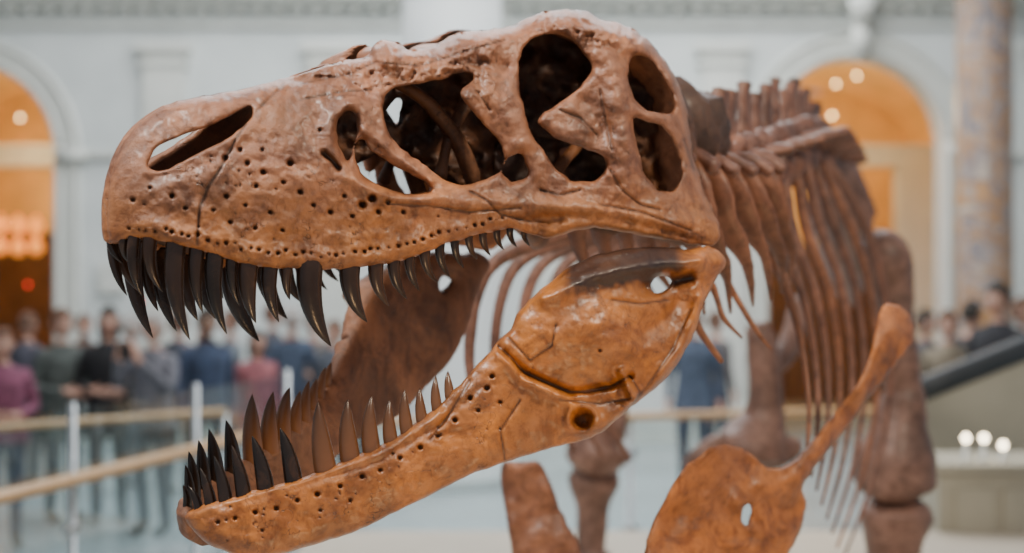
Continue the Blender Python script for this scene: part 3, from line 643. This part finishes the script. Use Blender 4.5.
# ---------------------------------------------------------------- PEOPLE
M_SK=simple('skin',(.46,.26,.19),.55,.08,20)
M_SK2=simple('skin_dark',(.24,.13,.08),.55,.08,20)
M_EYE=simple('eye_white',(.8,.8,.78),.3,.02); M_IRIS=simple('eye_iris',(.05,.03,.02),.3,.05); M_LIP=simple('lips',(.45,.16,.14),.5,.05)
_c={}
def cloth(c):
    if c not in _c: _c[c]=simple('cloth_%d'%len(_c),c,.9,.4,14,bump=.2)
    return _c[c]
def person(x,y,rot,h,top,pants,hair,pose='stand',coat=0,skin=None,longhair=False,bag=None):
    skin=skin or M_SK; root=empty('person'); root.location=(x,y,0); root.rotation_euler=(0,0,rot); s=h/1.75; root.scale=(s,s,s)
    J=[];R=[];E=[];Lb=[]
    def j(p,r,par=None,lab='top'):
        J.append(p);R.append(r); k=len(J)-1
        if par is not None: E.append((par,k)); Lb.append(lab)
        return k
    pel=j((0,0,.96),(.15,.11)); sp=j((0,.01,1.14),(.13,.10),pel); ch=j((0,0,1.33),(.165,.115),sp); nb=j((0,.01,1.46),(.07,.06),ch); nk=j((0,0,1.56),(.05,.05),nb,'skin')
    for sg in (-1,1):
        sh=j((sg*.18,.01,1.41),(.065,.065),ch)
        up_=pose=='photo' or (pose=='phone' and sg==1)
        if up_: el=(sg*.26,-.12,1.18); wr=(sg*.10,-.34,1.42); dr=(-.02*sg,-.01,.07)
        elif pose=='bent': el=(sg*.25,.02,1.14); wr=(sg*.12,-.22,1.10); dr=(-.06*sg,-.03,.0)
        elif pose=='walk': el=(sg*.24,.05+.06*sg,1.14); wr=(sg*.25,-.04+.14*sg,.90); dr=(0,-.02,-.075)
        else: el=(sg*.24,.04,1.13); wr=(sg*.25,-.03,.89); dr=(0,-.015,-.075)
        e_=j(el,(.048,.048),sh); w_=j(wr,(.032,.032),e_)
        dr=np.array(dr); pm=np.array(wr)+dr; p_=j(tuple(pm),(.032,.022),w_,'skin')
        du=dr/np.linalg.norm(dr); lat=np.cross(du,[sg,0,0.01]); lat/=np.linalg.norm(lat)
        for k,(o,ln) in enumerate(((-.028,.06),(-.010,.075),(.010,.07),(.028,.055))):
            a=pm+lat*o+du*.035; k1=j(tuple(a),(.010,.010),p_,'skin'); k2=j(tuple(a+du*ln*.55+np.array([-sg*.008,0,0])),(.009,.009),k1,'skin'); j(tuple(a+du*ln+np.array([-sg*.02,0,0])),(.007,.007),k2,'skin')
        a=np.array(wr)+dr*.5-lat*.04; k1=j(tuple(a),(.011,.011),w_,'skin'); j(tuple(a-lat*.02+du*.04),(.009,.009),k1,'skin')
        hp=j((sg*.095,0,.88),(.095,.10),pel,'pants')
        st=.0 if pose!='walk' else .16*sg
        kn=j((sg*.10,-.03-st*.7,.50),(.063,.065),hp,'pants'); an=j((sg*.10,.03-st*1.2,.10),(.042,.045),kn,'pants')
        hl=j((sg*.105,.02-st*1.2,.045),(.04,.04),an,'shoe'); j((sg*.12,-.15-st*1.2,.035),(.038,.03),hl,'shoe')
    me=bpy.data.meshes.new('b'); me.from_pydata(J,E,[]); ob=bpy.data.objects.new('b',me); scene.collection.objects.link(ob)
    ob.modifiers.new('s','SKIN'); ob.modifiers.new('u','SUBSURF').levels=1
    for i,sv in enumerate(me.skin_vertices[0].data): sv.radius=R[i]; sv.use_root=(i==0)
    dg=bpy.context.evaluated_depsgraph_get(); dg.update(); m2=bpy.data.meshes.new_from_object(ob.evaluated_get(dg))
    bpy.data.objects.remove(ob)
    m2.materials.clear()
    for mm in (cloth(top),cloth(pants),skin,cloth((.04,.035,.03))): m2.materials.append(mm)
    n=len(m2.polygons); C=np.zeros(n*3); m2.polygons.foreach_get('center',C); C=C.reshape(-1,3)
    best=np.full(n,1e9); lab=np.zeros(n,int); LI={'top':0,'pants':1,'skin':2,'shoe':3}; JA=np.array([list(p) for p in J])
    for (a,b_),l in zip(E,Lb):
        A0=JA[a];AB=JA[b_]-A0; t=np.clip(((C-A0)@AB)/(AB@AB+1e-9),0,1); d=((C-A0-t[:,None]*AB)**2).sum(1)
        mk=d<best; best[mk]=d[mk]; lab[mk]=LI[l]
    m2.polygons.foreach_set('material_index',lab.tolist()); m2.polygons.foreach_set('use_smooth',[True]*n)
    o=bpy.data.objects.new('body',m2); scene.collection.objects.link(o); o.parent=root
    if coat:
        A=Acc(); z0=.96-coat
        lathe(A,(0,0.005,0),[(.215,z0),(.215,z0+.01),(.2,(z0+.96)/2),(.185,.98),(.165,1.12),(.185,1.3),(.17,1.4),(.10,1.47),(.068,1.5),(.06,1.49)],24,1,.74); A.obj('jacket',cloth(top),root)
    A=Acc(); v=[];f=[]; n1,n2=20,16
    for i in range(n2+1):
        th=math.pi*i/n2
        for k in range(n1):
            a=2*math.pi*k/n1; dx=math.sin(th)*math.cos(a); dy=math.sin(th)*math.sin(a); dz=math.cos(th)
            w=.077*(1-.22*max(0,-dz)**1.5); yy=dy*(.098 if dy>0 else .092); xx=dx*w; zz=dz*.118
            if dy<0:
                ns=math.exp(-((dx/.17)**2))*math.exp(-(((dz+.15)/.2)**2)); yy-=.026*ns
                for ex in (-.42,.42): yy+=.010*math.exp(-(((dx-ex)/.2)**2)-(((dz-.05)/.13)**2))
                yy-=.006*math.exp(-((dx/.35)**2)-(((dz+.52)/.1)**2))
            v.append((xx,yy,1.665+zz))
    for i in range(n2):
        for k in range(n1): f.append((i*n1+k,(i+1)*n1+k,(i+1)*n1+(k+1)%n1,i*n1+(k+1)%n1))
    A.add(v,f)
    for sg in (-1,1):
        vv,ff=sweep([(sg*.077,.0,1.64),(sg*.085,.01,1.665),(sg*.08,.012,1.69)],[.01,.014,.01],8); A.add(vv,ff)
    A.obj('head',skin,root)
    A=Acc(); B=Acc()
    for sg in (-1,1):
        lathe(A,(sg*.031,-.079,1.671),[(.002,-.009),(.012,0),(.002,.009)],8); lathe(B,(sg*.031,-.088,1.671),[(.001,-.005),(.006,0),(.001,.005)],8)
    A.obj('eyes',M_EYE,root); B.obj('irises',M_IRIS,root)
    A=Acc(); vv,ff=sweep([(-.025,-.083,1.604),(0,-.092,1.602),(.025,-.083,1.604)],[.003,.007,.003],8); A.add(vv,ff); A.obj('mouth',M_LIP,root)
    A=Acc(); v=[];f=[]
    for i in range(n2+1):
        for k in range(n1):
            a=2*math.pi*k/n1; front=max(0,-math.sin(a)); thm=math.pi*(.36 if front>.35 else (.62 if not longhair else .75)); th=thm*i/n2
            g=1+.04*math.sin(7*a+5*th); drop=(.10 if longhair else 0)*(i/n2)**2*(front<=.35)
            v.append((math.sin(th)*math.cos(a)*.088*g,math.sin(th)*math.sin(a)*.108*g+.006,1.672+math.cos(th)*.13*g-drop))
    for i in range(n2):
        for k in range(n1): f.append((i*n1+k,(i+1)*n1+k,(i+1)*n1+(k+1)%n1,i*n1+(k+1)%n1))
    A.add(v,f); A.obj('hair',cloth(hair),root)
    if pose in('photo','phone'):
        A=Acc(); box(A,(-.06 if pose=='photo' else .02,-.37,1.44),(.06 if pose=='photo' else .1,-.355,1.58)); A.obj('phone',cloth((.03,.03,.03)),root,smooth=False)
    if bag:
        A=Acc(); vv,ff=sweep([(0,.12,1.0),(0,.17,1.05),(0,.19,1.2),(0,.16,1.36),(0,.12,1.4)],[(.1,.03),(.14,.06),(.14,.08),(.12,.06),(.08,.03)],12,ref=(0,1,0)); A.add(vv,ff); A.obj('backpack',cloth(bag),root)
DK=(.03,.025,.02); BR=(.10,.05,.03); GY=(.3,.28,.26)
def P(px,d,*a,**k): person((px-CX)*d/F,d,*a,**k)
P(3,11.0,.4,1.66,(.17,.05,.09),(.05,.06,.1),BR,'bent',coat=.1)
P(28,14.2,2.6,1.70,(.06,.06,.08),(.04,.04,.05),BR,coat=.15)
P(62,12.2,.9,1.78,(.06,.07,.065),(.05,.055,.07),BR,'bent',coat=.25,bag=(.05,.06,.05))
P(84,15.0,.2,1.66,(.12,.09,.08),(.05,.055,.07),BR,'walk')
P(109,12.2,.2,1.80,(.012,.012,.014),(.02,.02,.025),DK,'bent',coat=.25,longhair=True)
P(131,14.0,2.4,1.68,(.20,.17,.15),(.05,.05,.06),GY,coat=.1)
P(153,11.6,-.35,1.76,(.12,.12,.14),(.05,.055,.07),GY,'photo',coat=.1)
P(179,13.6,2.8,1.74,(.05,.055,.07),(.04,.045,.06),BR,coat=.2)
P(207,12.4,.5,1.78,(.03,.045,.085),(.04,.045,.06),DK,'walk',coat=.1,skin=M_SK2)
P(230,15.0,-1.0,1.7,(.14,.16,.18),(.1,.1,.12),BR,'phone')
P(257,12.9,.6,1.58,(.24,.08,.09),(.03,.03,.04),DK,coat=.3,longhair=True)
P(273,15.6,1.6,1.76,(.05,.05,.06),(.04,.05,.08),BR,coat=.2)
P(292,14.0,2.9,1.76,(.05,.07,.11),(.04,.05,.08),GY,'walk')
P(314,15.2,.4,1.68,(.15,.13,.12),(.06,.06,.08),DK,'bent')
P(334,13.6,-.5,1.64,(.07,.08,.10),(.04,.045,.06),BR,coat=.1)
P(362,15.2,1.8,1.72,(.04,.04,.05),(.04,.045,.06),DK,coat=.2)
P(694,13.8,-.2,1.75,(.06,.08,.12),(.04,.05,.08),DK,coat=.15)
P(716,15.6,2.2,1.68,(.10,.09,.09),(.04,.05,.08),BR)
P(926,13.6,.8,1.74,(.07,.07,.08),(.05,.05,.06),DK,coat=.15)
P(948,12.4,-.2,1.76,(.17,.14,.10),(.06,.055,.05),BR,'bent',coat=.25)
P(972,13.6,2.2,1.82,(.05,.045,.045),(.04,.04,.05),DK)
P(998,12.0,-.9,2.0,(.018,.018,.022),(.03,.03,.04),DK,'bent',coat=.3)
P(1024,12.9,.5,1.86,(.06,.05,.06),(.04,.04,.05),BR,coat=.2)
# ---------------------------------------------------------------- LIGHT
w=bpy.data.worlds.new('World'); scene.world=w; w.use_nodes=True; bg=w.node_tree.nodes['Background']; bg.inputs[0].default_value=(.84,.91,1,1); bg.inputs[1].default_value=.40
def area(nm,loc,tgt,size,e,c):
    l=bpy.data.lights.new(nm,'AREA'); l.size=size; l.energy=e; l.color=c; o=bpy.data.objects.new(nm,l); o.location=loc
    o.rotation_euler=(Vector(tgt)-Vector(loc)).to_track_quat('-Z','Y').to_euler(); scene.collection.objects.link(o)
area('skylight',(0,13.5,8.3),(0,15.5,0),8,1500,(.96,.98,1))
area('skull_key_light',(-1.7,1.7,5.4),(-.1,2.9,2.3),.8,245,(1,.93,.84))  # unseen key light added to light the skull from upper left
area('exhibit_spotlight',(2.6,1.6,4.8),(.5,3.4,2.0),.5,125,(1,.84,.64))
area('warm_bounce_fill',(.9,1.5,.15),(.1,2.9,2.0),.5,20,(1,.6,.28))  # unseen warm fill added, stands in for orange bounce under the jaws
# ---------------------------------------------------------------- CAMERA
cd=bpy.data.cameras.new('camera'); cd.lens=50; cd.sensor_width=36; cd.dof.use_dof=True; cd.dof.focus_distance=2.82; cd.dof.aperture_fstop=1.5
co=bpy.data.objects.new('camera',cd); co.location=(0,0,EYE); co.rotation_euler=(math.pi/2,0,0); scene.collection.objects.link(co); scene.camera=co
